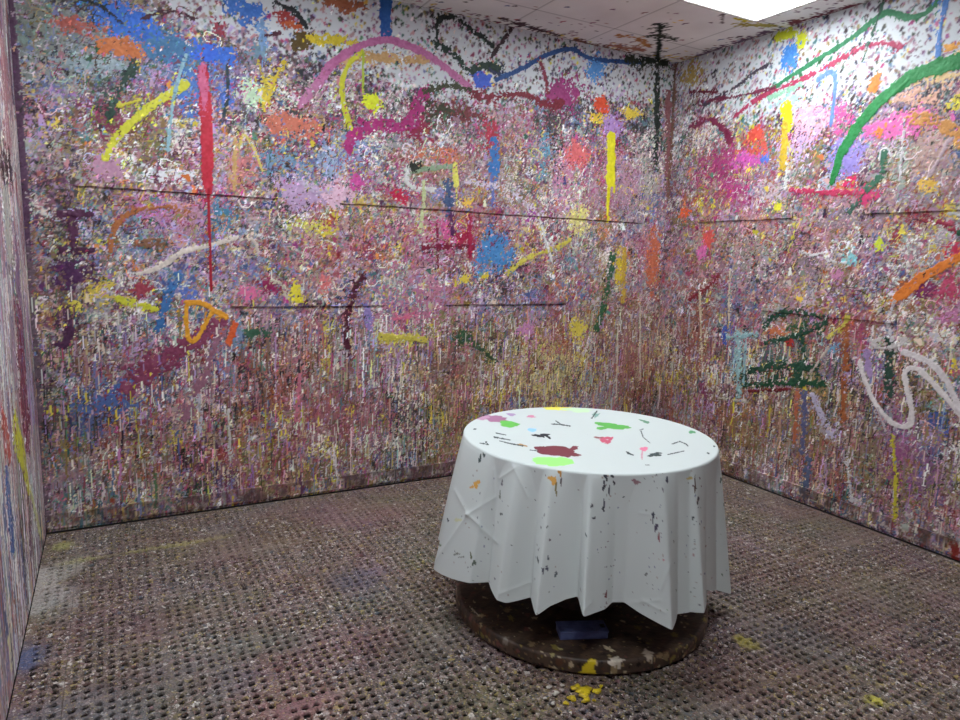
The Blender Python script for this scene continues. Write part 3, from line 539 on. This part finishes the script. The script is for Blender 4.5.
for c in [(120, 700, 120, 40, (96, 98, 116), .5), (22, 660, 24, 26, (84, 96, 136), .9), (45, 590, 28, 28, (205, 200, 200), .7), (60, 570, 20, 14, (190, 186, 184), .5), (350, 510, 80, 20, (140, 106, 106), .6), (350, 580, 30, 20, (96, 98, 124), .6), (250, 540, 60, 20, (128, 120, 96), .5), (160, 620, 50, 20, (140, 104, 96), .5), (420, 640, 60, 30, (108, 110, 98), .4), (820, 520, 60, 20, (140, 112, 96), .5), (880, 600, 60, 30, (120, 112, 92), .5), (740, 640, 10, 8, (190, 176, 60), .9), (870, 698, 9, 6, (216, 206, 80), .9), (940, 590, 30, 20, (150, 110, 112), .3), (800, 640, 60, 30, (112, 100, 104), .4), (60, 545, 10, 5, (190, 190, 110), .7), (270, 640, 40, 20, (104, 112, 100), .5), (300, 705, 30, 12, (150, 110, 126), .6), (150, 548, 70, 3, (196, 190, 110), .6), (700, 690, 80, 25, (112, 98, 88), .4), (775, 495, 40, 10, (150, 130, 112), .5)]: fcloud(*c)
MOD = .32                                                    # one module of holes between two solid bands
def make_mat(x0, y0, sx, sy, phx, phy, name='rubber_mat'):
    """perforated mat cut to size: rows of holes with a solid band after every eighth, top face at z = 0"""
    pitch = MOD / 8.55
    def lines(s, ph):
        g = np.concatenate([[MOD * k + pitch * (.275 + i) for i in range(9)] for k in range(-1, 9)]) - ph
        g = g[(g > .006) & (g < s - .006)]
        return np.concatenate([[0.], g, [s]])
    lx, ly = lines(sx, phx), lines(sy, phy)
    K = 12; ang = (np.arange(K) + .5) / K * 2 * np.pi
    cx = (lx[1:] + lx[:-1]) / 2; cy = (ly[1:] + ly[:-1]) / 2; dx = lx[1:] - lx[:-1]; dy = ly[1:] - ly[:-1]
    hx = np.abs(dx - pitch) < 1e-4; hy = np.abs(dy - pitch) < 1e-4
    GX, GY = np.meshgrid(np.arange(len(cx)), np.arange(len(cy))); hole = (hx[GX] & hy[GY]).ravel()
    gx, gy = GX.ravel(), GY.ravel()
    Vs, Fs, n = [], [], 0
    i = np.nonzero(hole)[0]; N = len(i)
    c = np.stack([cx[gx[i]], cy[gy[i]]], 1); hw = np.stack([dx[gx[i]], dy[gy[i]]], 1) / 2
    sq = np.stack([np.cos(ang), np.sin(ang)], 1); sq = sq / np.abs(sq).max(1)[:, None]
    rr = .0115 * (1 + rng.normal(0, .09, (N, 1, 1))) * (1 + rng.normal(0, .12, (N, K, 1)))
    rr[rng.random(N) < .05] *= .55
    circ = np.stack([np.cos(ang), np.sin(ang)], 1)[None] * rr
    outer = c[:, None] + sq[None] * hw[:, None]; inner = c[:, None] + circ + rng.normal(0, .0012, (N, 1, 2)); midr = inner * .55 + outer * .45
    zi = -.0036 + rng.normal(0, .0018, (N, K, 1)); zm = np.minimum(-.0012 + rng.normal(0, .0016, (N, K, 1)), 0)
    ring = [np.concatenate([inner, np.full((N, K, 1), -.013)], 2), np.concatenate([inner, zi], 2), np.concatenate([midr, zm], 2), np.concatenate([outer, np.full((N, K, 1), -.002)], 2)]
    V = np.stack(ring, 1).reshape(-1, 3); base = (np.arange(N) * 4 * K)[:, None, None] + (np.arange(3) * K)[None, :, None]
    a = np.arange(K)[None, None]; b2 = (np.arange(K)[None, None] + 1) % K
    F = np.stack([base + a, base + K + a, base + K + b2, base + b2], -1).reshape(-1, 4)[:, ::-1]
    Vs.append(V); Fs.append(F); n = len(V)
    j = np.nonzero(~hole)[0]
    q = np.array([[0, 0], [1, 0], [1, 1], [0, 1]])
    P = np.stack([lx[gx[j][:, None] + q[None, :, 0]], ly[gy[j][:, None] + q[None, :, 1]], np.full((len(j), 4), -.002)], 2).reshape(-1, 3)
    Vs.append(P); Fs.append(np.arange(len(P)).reshape(-1, 4) + n); n += len(P)
    S = np.array([(0, 0, -.002), (sx, 0, -.002), (sx, sy, -.002), (0, sy, -.002), (0, 0, -.013), (sx, 0, -.013), (sx, sy, -.013), (0, sy, -.013)], float)
    Vs.append(S); Fs.append(np.array([(0, 4, 5, 1), (1, 5, 6, 2), (2, 6, 7, 3), (3, 7, 4, 0)]) + n)
    V = np.concatenate(Vs); F = np.concatenate(Fs)
    corner = np.array([(0, 0), (sx, 0), (sx, sy), (0, sy)])
    fu, fv = V[:, 0] + x0 + WID, -(V[:, 1] + y0)
    fa = FA[np.clip((fv / Fl.res).astype(int), 0, Fl.ny - 1), np.clip((fu / Fl.res).astype(int), 0, Fl.nx - 1)]
    col = np.concatenate([Fl.sample(fu, fv), 255 * fa[:, None]], 1)
    o = mesh_obj(name, V, F, M_MAT, col=col, smooth=False); o.location = (x0, y0, 0)
    return o
XS = [-WID + .004, -4.05, -3.09, -2.13, -1.17, -.022]; YS = [-.022, -.982, -1.942, -2.902, -3.862, -DEEP + .01]
for xa, xb in zip(XS[:-1], XS[1:]):
    for yb, ya in zip(YS[:-1], YS[1:]):
        tag(make_mat(xa, ya, xb - xa - .0015, yb - ya - .0015, (xa + 4.05) % MOD, (ya + .982) % MOD),
            'paint-splattered perforated rubber mat, one of those covering the whole floor', 'floor mat', 'rubber drainage mats on the floor')

# ------------------------------------------------------------------ table
TX0, TY0, RT, ZT, RB = -2.086, -1.803, .531, .766, .545
table = empty('round_table', (TX0, TY0, .005))
tag(table, 'round table on a broad dark disc base, hidden beneath the white cloth', 'table')
def lathe(name, prof, n, mat, parent, colf=None, smooth=True):
    prof = np.array(prof, float); a = np.arange(n) / n * 2 * np.pi; m = len(prof)
    V = np.stack([prof[:, :1] * np.cos(a), prof[:, :1] * np.sin(a), np.tile(prof[:, 1:], (1, n))], 2).reshape(-1, 3)
    i = (np.arange(m - 1) * n)[:, None] + np.arange(n)[None]; j = (np.arange(m - 1) * n)[:, None] + (np.arange(n)[None] + 1) % n
    F = np.stack([i, j, j + n, i + n], 2).reshape(-1, 4)
    col = colf(V) if colf else None
    return mesh_obj(name, V, F, mat, parent, col, smooth)
def dense(prof, step):
    out = [prof[0]]
    for p, q in zip(prof[:-1], prof[1:]):
        k = max(1, int(math.hypot(q[0] - p[0], q[1] - p[1]) / step))
        out += [(p[0] + (q[0] - p[0]) * t / k, p[1] + (q[1] - p[1]) * t / k) for t in range(1, k + 1)]
    return out
def spots(V, pts, col):
    """pts: (x, y, z, rx, ry, ragged, colour) patches of paint on a surface"""
    for x, y, z, rx, ry, rg, c in pts:
        d = V - np.array([x, y, z]); m = np.nonzero((np.abs(d) < max(rx, ry) * 1.5).all(1))[0]
        if not len(m): continue
        e = d[m]; a = np.arctan2(e[:, 1] / ry, e[:, 0] / rx); ph = rng.random(4) * 6.28
        q = np.sqrt((e[:, 0] / rx) ** 2 + (e[:, 1] / ry) ** 2 + (e[:, 2] / max(rx, ry)) ** 2)
        lim = 1 + rg * (.4 * np.sin(2 * a + ph[0]) + .35 * np.sin(5 * a + ph[1]) + .3 * np.sin(9 * a + ph[2]) + .2 * np.sin(17 * a + ph[3]))
        col[m[q < lim]] = c
A = np.array([TX0, TY0])
def on_cyl(px, py, R):
    """nearest point of the vertical cylinder of radius R about the table axis on the sight line, as (angle, z)"""
    d = ray(px, py); o = CAM[:2] - A; a = d[:2] @ d[:2]; b = o @ d[:2]; c = o @ o - R * R; D = b * b - a * c
    t = (-b - math.sqrt(max(D, 0))) / a; P = CAM + t * d
    return math.atan2(P[1] - A[1], P[0] - A[0]), P[2]
def base_col(V):
    c = np.tile(np.array([72., 58., 49.]), (len(V), 1))
    k = np.sin(V[:, 0] * 31 + np.sin(V[:, 1] * 23) * 2) * np.sin(V[:, 1] * 37 + np.sin(V[:, 0] * 19) * 2.3) + .5 * np.sin(V[:, 0] * 90 + 3 * np.sin(V[:, 1] * 70))
    c += (k[:, None] * np.array([15, 11, 7]))
    pts = []
    for _ in range(1300):
        r = RB * math.sqrt(rng.random()) if rng.random() < .6 else RB; a = rng.random() * 6.28; q = rng.choice([.003, .0045, .007, .012], p=[.4, .3, .2, .1])
        cc = [(120, 96, 70), (150, 130, 96), (90, 60, 44), (34, 26, 24), (186, 170, 140), (130, 116, 60), (110, 70, 64)][rng.integers(0, 7)]
        pts.append((r * math.cos(a), r * math.sin(a), .06 if r < RB else rng.uniform(0, .06), q, q * rng.uniform(.6, 1.6), .6, cc))
    for px, py, rx, ry, cc in [(617, 661, .024, .016, (206, 196, 180)), (648, 655, .022, .022, (176, 162, 144)), (612, 664, .012, .008, (226, 214, 196)), (505, 640, .02, .01, (120, 110, 100)), (474, 612, .004, .03, (190, 180, 160)), (560, 650, .008, .008, (170, 160, 110)), (640, 640, .006, .006, (190, 180, 120)), (552, 655, .006, .01, (160, 150, 100)), (592, 664, .016, .014, (220, 196, 40)), (588, 671, .022, .02, (222, 198, 44)), (583, 677, .02, .02, (214, 190, 44)), (592, 676, .012, .02, (214, 190, 44))]:
        P, t = hit(px, py, 2, .06); z = .058
        if math.hypot(P[0] - TX0, P[1] - TY0) > RB - .003:
            th, z = on_cyl(px, py, RB); P = (TX0 + RB * math.cos(th), TY0 + RB * math.sin(th))
        pts.append((P[0] - TX0, P[1] - TY0, z, rx, ry, .7, cc))
    spots(V, pts, c); return c
lathe('base_disc', dense([(.0, .060), (RB - .012, .060), (RB - .003, .056), (RB, .046), (RB, .008), (RB - .008, .0), (0, 0)], .004), 560, M_BASE, table, base_col)
M_WOOD = flat_mat('dull_brown_wood', (70, 52, 42), .6, (48, 36, 30), 30.)
lathe('pedestal', [(.20, .0602), (.17, .09), (.16, .3), (.16, .66), (.20, .721), (0, .7215)], 64, M_WOOD, table)
lathe('tabletop', [(0, .723), (RT - .022, .723), (RT - .012, .729), (RT - .012, .748), (RT - .02, .754), (0, .754)], 128, M_WOOD, table)

# ------------------------------------------------------------------ tablecloth
hem = [  # foot of each fold as it hangs: place, radius
    (434, 569, .650), (470, 583, .615), (489, 582, .56), (497, 600, .632), (506, 603, .618), (520, 600, .58), (531, 597, .558), (536, 616, .64), (550, 606, .612), (566, 599, .58), (578, 596, .555),
    (583, 617, .642), (594, 613, .615), (605, 609, .59), (612, 602, .565), (624, 602, .56), (640, 613, .59), (658, 623, .625), (672, 630, .65), (677, 614, .575), (690, 612, .58), (704, 613, .625), (706, 590, .562), (716, 590, .57), (732, 594, .625)]
ctl = []
for px, py, R in hem:
    th, z = on_cyl(px, py, R); ctl.append((th - 2 * math.pi if th > 0 else th, R, z))
ctl = sorted(ctl, key=lambda q: q[0])
th0, th1 = ctl[0][0], ctl[-1][0]
nb = 9; span = 2 * math.pi - (th1 - th0)
for k in range(1, 2 * nb):
    ctl.append((th1 + span * k / (2 * nb), .64 + .02 * rng.random() if k % 2 == 0 else .572, (.205 if k % 2 == 0 else .25) + .015 * rng.random()))
ctl = np.array(sorted(ctl, key=lambda q: q[0]))
NA = 1080; NR_, NS = 190, 150
TH = th0 + np.arange(NA) / NA * 2 * np.pi
ring = np.concatenate([ctl, ctl[:1] + np.array([[2 * np.pi, 0, 0]])])
Rh = np.interp(TH, ring[:, 0], ring[:, 1]); Zh = np.interp(TH, ring[:, 0], ring[:, 2])
def soft(v, n):
    k = np.hanning(2 * n + 1); k /= k.sum(); return np.convolve(np.concatenate([v[-n:], v, v[:n]]), k, 'valid')
Rm = soft(Rh, 7); Rf = soft(Rh, 2); Zh = soft(Zh, 4)
top_r = np.linspace(0.0008, RT - .008, NR_)
Vr, Vz, Va = [], [], []
for r in top_r: Vr.append(np.full(NA, r)); Vz.append(np.full(NA, ZT))
for q in np.linspace(.15, 1, 6):                       # the soft turn over the table edge
    a = q * math.pi / 2; Vr.append(np.full(NA, RT - .008 + .009 * math.sin(a))); Vz.append(np.full(NA, ZT - .009 + .009 * math.cos(a)))
mean = Rm.mean()
for t in np.linspace(0, 1, NS + 1)[1:]:
    R1 = Rm + (Rf - Rm) * t
    Vr.append(RT + .001 + np.maximum((.60 - RT) * t + (R1 - .60) * t ** .6, 0))
    Vz.append((ZT - .009) * (1 - t) + Zh * t)
Vr, Vz = np.array(Vr), np.array(Vz)
m_ = len(Vr)
V = np.stack([TX0 + Vr * np.cos(TH), TY0 + Vr * np.sin(TH), Vz], 2).reshape(-1, 3)
i = (np.arange(m_ - 1) * NA)[:, None] + np.arange(NA)[None]; j = (np.arange(m_ - 1) * NA)[:, None] + (np.arange(NA)[None] + 1) % NA
F = np.stack([i, i + NA, j + NA, j], 2).reshape(-1, 4)
px, py = project(V)
front = (((CAM - V)[:, :2] * (V[:, :2] - A)).sum(1) > -.02) & (np.arange(len(V)) >= NA * (NR_ + 3))
# creases left by folding, running over the hanging cloth
out = np.stack([np.cos(np.tile(TH, m_)), np.sin(np.tile(TH, m_)), np.zeros(len(V))], 1); bump = np.zeros(len(V))
for a, b, w, h_ in [((455, 490), (468, 514), 2.5, .006), ((468, 514), (498, 543), 2.5, .006), ((468, 514), (496, 497), 2.5, .005), ((468, 514), (432, 566), 3, .007), ((500, 478), (515, 468), 2., .005), ((513, 466), (528, 497), 2., .005), ((497, 540), (494, 470), 2., .004), ((640, 513), (665, 517), 2., .004), ((642, 600), (664, 612), 2.5, .006), ((660, 590), (672, 560), 2., .006), ((533, 570), (540, 595), 2., .005), ((500, 594), (530, 582), 2.5, .006), ((584, 610), (592, 602), 2., .006), ((582, 502), (594, 502), 1.5, .004), ((695, 610), (702, 600), 2., .005), ((628, 603), (660, 600), 2., .004)]:
    a, b = np.array(a, float), np.array(b, float); L2 = ((b - a) ** 2).sum()
    t = np.clip(((px - a[0]) * (b - a)[0] + (py - a[1]) * (b - a)[1]) / L2, 0, 1)
    d = np.hypot(px - a[0] - t * (b - a)[0], py - a[1] - t * (b - a)[1])
    bump += front * h_ * .45 * np.exp(-(d / (w * .8)) ** 1.2)
V += out * bump[:, None]
col = np.tile(np.array([208., 216., 215.]), (len(V), 1))
top = np.nonzero(np.arange(len(V)) < NA * (NR_ + 2))[0]; side = np.nonzero(front)[0]
def mark(idx, x, y, rx, ry, c, rg=.5, rot=0., a=1.):
    dx, dy = px[idx] - x, py[idx] - y; m = (np.abs(dx) < max(rx, ry) * 2) & (np.abs(dy) < max(rx, ry) * 2); k = idx[m]
    if not len(k): return
    dx, dy = dx[m], dy[m]; c_, s_ = math.cos(rot), math.sin(rot); e, f = (dx * c_ + dy * s_) / rx, (-dx * s_ + dy * c_) / ry
    an = np.arctan2(f, e); ph = rng.random(4) * 6.28
    lim = 1 + rg * (.45 * np.sin(2 * an + ph[0]) + .35 * np.sin(3 * an + ph[1]) + .16 * np.sin(7 * an + ph[2]) + .1 * np.sin(13 * an + ph[3]))
    s = k[np.hypot(e, f) < lim]; col[s] = col[s] * (1 - a) + np.array(c) * a
def line(idx, pts, w, c):
    for p, q in zip(pts[:-1], pts[1:]):
        n = max(2, int(math.hypot(q[0] - p[0], q[1] - p[1]) / (w * .7)))
        for t in np.linspace(0, 1, n): mark(idx, p[0] + (q[0] - p[0]) * t, p[1] + (q[1] - p[1]) * t, w * rng.uniform(.4, 1), w * rng.uniform(.3, .8), c, .4)
KG = (52, 66, 68)
for a in [(491, 418, 17, 3.2, (170, 116, 150), .6, .05), (483, 418, 6, 2, (196, 150, 180), .5, 0), (509, 424, 11, 2.8, (110, 196, 88), .35, .12), (511, 414.5, 5, 1.2, (176, 150, 190), .5, .2), (531, 416.5, 5, 1., (214, 140, 170), .6, 0), (556, 407.5, 13, 3.2, (236, 232, 92), .4, .05), (578, 410, 14, 2, (206, 234, 196), .6, 0),
          (532, 430, 4, 2., (150, 206, 246), .3, 0), (541, 435.5, 7, 1.8, (36, 44, 52), .8, .1), (548, 437, 3, 1.2, (36, 44, 52), .5, .5), (613, 426, 17, 2.7, (98, 184, 86), .4, .08), (603, 428, 7, 1.5, (98, 184, 86), .4, 0), (645, 421.5, 5, 1.2, (100, 150, 120), .6, .2), (692, 432, 3, 1.6, (90, 160, 110), .6, .3),
          (604, 439, 7, 2, (206, 92, 120), .9, .1), (609, 441, 4, 2., (206, 92, 120), .7, -.5), (598, 437.6, 4, .9, (150, 90, 90), .5, 0), (644, 449, 3.5, 2.4, (232, 130, 160), .4, .2), (642, 455, 1, 4, (214, 150, 170), .4, 0), (654, 455, 5, 2, (44, 62, 64), .7, -.1), (658, 453, 3, 1, (44, 62, 64), .6, 0),
          (556, 451, 19, 4.8, (124, 54, 66), .2, .08), (568, 454, 10, 3, (124, 54, 66), .5, .2), (572, 449, 6, 2.2, (124, 54, 66), .7, -.2), (545, 449, 8, 3.4, (124, 54, 66), .5, 0), (550, 461, 20, 3.6, (164, 240, 132), .25, .0), (560, 462, 14, 4.2, (164, 240, 132), .3, 0), (596, 415, 3.5, 1.8, (130, 170, 160), .9, -.6), (522, 445, 4, 1.2, (186, 150, 100), .7, .2)]:
    mark(top, *a)
for pts, w in [(([494, 437], [502, 438.5], [510, 440]), 1.1), (([480, 443], [488, 444.5], [486, 442]), 1.1), (([500, 441], [512, 444], [523, 446]), .9), (([496, 433], [506, 435]), .8), (([552, 424], [560, 424.5], [570, 426]), 1.), (([556, 421], [562, 425]), .9), (([592, 418], [597, 411]), 1.), (([641, 431], [643, 437], [650, 443]), .7), (([627, 452], [633, 455], [628, 453.5]), 1.1), (([668, 454.5], [684, 451]), .8), (([672, 444], [680, 441.5], [686, 444], [688, 446]), .9), (([714, 446], [714.5, 446.6]), 1.2), (([708, 453], [708.5, 453.5]), 1.2), (([646, 465], [649, 465]), .9), (([640, 430], [643, 429]), .8), (([474, 429], [476, 429]), .9), (([530, 450], [538, 451]), .6)]:
    line(top, pts, w, KG)
for x, y, w, h_, c in [(480, 459, 1.6, 5, KG), (484, 455, 1.4, 3, KG), (476.5, 484, 4, 4, (226, 164, 70)), (472, 487, 2, 2, (226, 164, 70)), (453, 462, 1.5, 3.5, (70, 84, 190)), (553, 480, 5, 5, (222, 160, 66)), (560, 473, 2.2, 4, (176, 120, 40)), (556, 489, 1.5, 7, (120, 110, 60)), (561, 482, 1.2, 4, (70, 60, 60)), (606, 477, 2.2, 4, (34, 36, 44)), (612, 475, 2.2, 3, (34, 36, 44)), (604, 486, 1.6, 6, (40, 40, 50)), (609, 490, 1.2, 5, (40, 40, 50)), (604, 505, 1.2, 7, (60, 60, 76)), (603, 509, 1.6, 2, (34, 36, 44)), (614, 483, 1.2, 3, (40, 40, 50)), (636, 482, 4, 3, (150, 110, 120)), (667, 480, 2, 3, (60, 60, 76)), (653, 517, 1.2, 8, (46, 50, 66)), (656, 527, 1.5, 6, (60, 54, 76)), (659, 538, 1.2, 5, (130, 60, 70)), (695, 486, 1.2, 9, (80, 60, 50)), (698, 500, 1.2, 5, (60, 54, 60)), (693, 518, 1.4, 2.4, (46, 50, 56)), (690, 478, 4, 1.5, (200, 180, 110)), (646, 574.5, 1.8, 1.8, (30, 32, 36)), (543, 571, 1.2, 5, (60, 60, 76)), (547, 568, 1.2, 4, (60, 60, 80)), (556, 574, 1.6, 3, (80, 90, 96)), (548, 558, 1.2, 3, (70, 80, 90)), (538, 560, 1.2, 3, KG), (606, 595, 1.2, 4, (110, 50, 54)), (594, 518, 1.4, 2, (34, 36, 44)), (592, 506, 1.2, 3, (60, 60, 70)), (586, 535, 1, 2, KG), (474, 563, 2, 4, (80, 94, 80)), (471, 556, 1.2, 4, (90, 100, 70)), (457, 554, 4, 1.2, (120, 126, 120)), (462, 557, 3, 1, (120, 126, 120)), (440, 545, 1.4, 2, (96, 120, 90)), (448, 520, 1.2, 2, KG), (500, 495, 1.2, 4, (120, 130, 120)), (502, 483, 1.6, 3, (110, 110, 120)), (501, 514, 1.4, 1.8, (60, 70, 70)), (458, 520, 3.5, 2.5, (214, 216, 170)), (512, 545, 1, 1, KG), (535, 500, 1, 1, KG), (547, 527, 1, 2, (80, 90, 90)), (550, 540, 1, 1.5, (90, 80, 90)), (624, 497, 1.2, 1, KG), (722, 575, 1.2, 1.4, (110, 130, 110)), (706, 546, 1.2, 1, (150, 120, 120)), (694, 555, 1, 3, (170, 130, 130)), (667, 610, 1, 1.4, (90, 150, 90)), (721, 480, 1.4, 3, (80, 100, 90)), (664, 560, 1, 1.2, (190, 110, 120)), (724, 505, 1, 1.5, (70, 80, 90)), (663, 490, 1, 3, (120, 120, 130))]:
    mark(side, x, y, w * .85, h_ * .8, c, .7, 0, .85)
for _ in range(230):
    c = [(70, 76, 84), (110, 116, 110), (90, 60, 70), (150, 130, 120), (80, 90, 130)][rng.integers(0, 5)]
    x = [rng.uniform(436, 735), rng.normal(608, 6), rng.normal(545, 8), rng.normal(655, 5), rng.normal(696, 4), rng.normal(475, 16)][rng.integers(0, 6)]
    mark(side, x, rng.uniform(470, 615), rng.uniform(.35, .75), rng.uniform(.4, 1.2), c, .5, 0, .65)
cl = mesh_obj('tablecloth', V, F, M_CLOTH, col=col)
tag(cl, 'white tablecloth with bright paint splats, draped in folds over the round table', 'tablecloth')

# ------------------------------------------------------------------ small things at the foot of the table
M_BLUE = flat_mat('dusty_blue_plastic', (96, 110, 158), .55, (78, 90, 134), 18., bump=.1)
M_NAVY = flat_mat('dark_navy_plastic', (22, 26, 44), .6)
P0, _ = hit(560, 641, 2, .064); P1, _ = hit(608, 639.5, 2, .064)
e = empty('blue_box', ((P0[0] + P1[0]) / 2, (P0[1] + P1[1]) / 2, .0665)); e.rotation_euler.z = math.atan2(P1[1] - P0[1], P1[0] - P0[0])
bw = math.hypot(*(P1 - P0)[:2])
V, F = box_geo(-bw / 2, bw / 2, 0, .078, 0, .026); bevel(mesh_obj('body', V, F, M_BLUE, e, smooth=False), .003)
V, F = box_geo(-bw / 2 - .002, bw / 2 + .002, -.002, .080, .0262, .034); bevel(mesh_obj('lid', V, F, M_BLUE, e, smooth=False), .002)
parts = [box_geo(-bw / 2 + .008, bw / 2 - .03, y, y + .003, .0343, .0358) for y in (.008, .020, .032, .044, .056, .068)]
V, F = join_geo(parts); mesh_obj('lid_rib', V, F, M_BLUE, e, smooth=False)
V, F = box_geo(bw / 2 - .024, bw / 2 - .006, .022, .046, .0343, .0362); mesh_obj('latch', V, F, M_NAVY, e, smooth=False)
tag(e, 'small flat dusty blue plastic box lying on the dark table base', 'box')

def splash(name, spots_, c, lab, cat, rough=.35, zz=.0035):
    """a low mound of spilt paint: domed ragged blobs in one mesh"""
    P0, _ = hit(spots_[0][0], spots_[0][1], 2, 0); Vs, Fs, n = [], [], 0
    for px_, py_, rx, ry in spots_:
        P, _ = hit(px_, py_, 2, 0); K = 22; ph = rng.random(3) * 6.28; a = np.arange(K) / K * 2 * np.pi
        f = 1 + .22 * np.sin(2 * a + ph[0]) + .2 * np.sin(3 * a + ph[1]) + .14 * np.sin(7 * a + ph[2])
        R = []
        for q, h_ in ((1., -.002), (.94, .0028), (.6, .0052), (.2, .006)):
            R.append(np.stack([P[0] - P0[0] + rx * f * q * np.cos(a), P[1] - P0[1] + ry * f * q * np.sin(a), np.full(K, h_ * min(1, max(rx, ry) / .02 + .3))], 1))
        Vs.append(np.concatenate(R))
        for r in range(3):
            for k in range(K): Fs.append((n + r * K + k, n + r * K + (k + 1) % K, n + (r + 1) * K + (k + 1) % K, n + (r + 1) * K + k))
        Fs.append(tuple(n + 3 * K + k for k in range(K))); n += 4 * K
    o = mesh_obj(name, np.concatenate(Vs), Fs, flat_mat(name + '_paint', c[0], rough, c[1], 60.)); o.location = (P0[0], P0[1], zz)
    return tag(o, lab, cat)
splash('paint_puddle', [(584, 692, .034, .024), (576, 688, .016, .014), (597, 692, .014, .014), (572, 699, .016, .012), (586, 701, .02, .008), (601, 687, .008, .006), (566, 704, .01, .008), (594, 701, .006, .006)], ((226, 200, 44), (176, 152, 40)), 'yellow paint puddle spilt on the mat in front of the table base', 'paint puddle')
for k, (x, y, r1, r2) in enumerate([(556, 694, .012, .008), (549, 688, .009, .007), (553, 704, .008, .006), (545, 699, .006, .005), (562, 686, .007, .006), (527, 674, .010, .006)]):
    o = splash('paint_flake', [(x, y, r1, r2)], ((214, 208, 200), (190, 182, 172)), 'white dried paint flake on the mat left of the yellow puddle', 'paint flake'); o['group'] = 'white paint flakes by the table'

# ------------------------------------------------------------------ light and colour
w = bpy.data.worlds.new('world'); SC.world = w; w.use_nodes = True
w.node_tree.nodes['Background'].inputs[0].default_value = (.5, .5, .5, 1); w.node_tree.nodes['Background'].inputs[1].default_value = .2
vs = SC.view_settings; vs.view_transform = 'Standard'; vs.look = 'None'; vs.gamma = 1; vs.use_curve_mapping = False; vs.exposure = 1.12
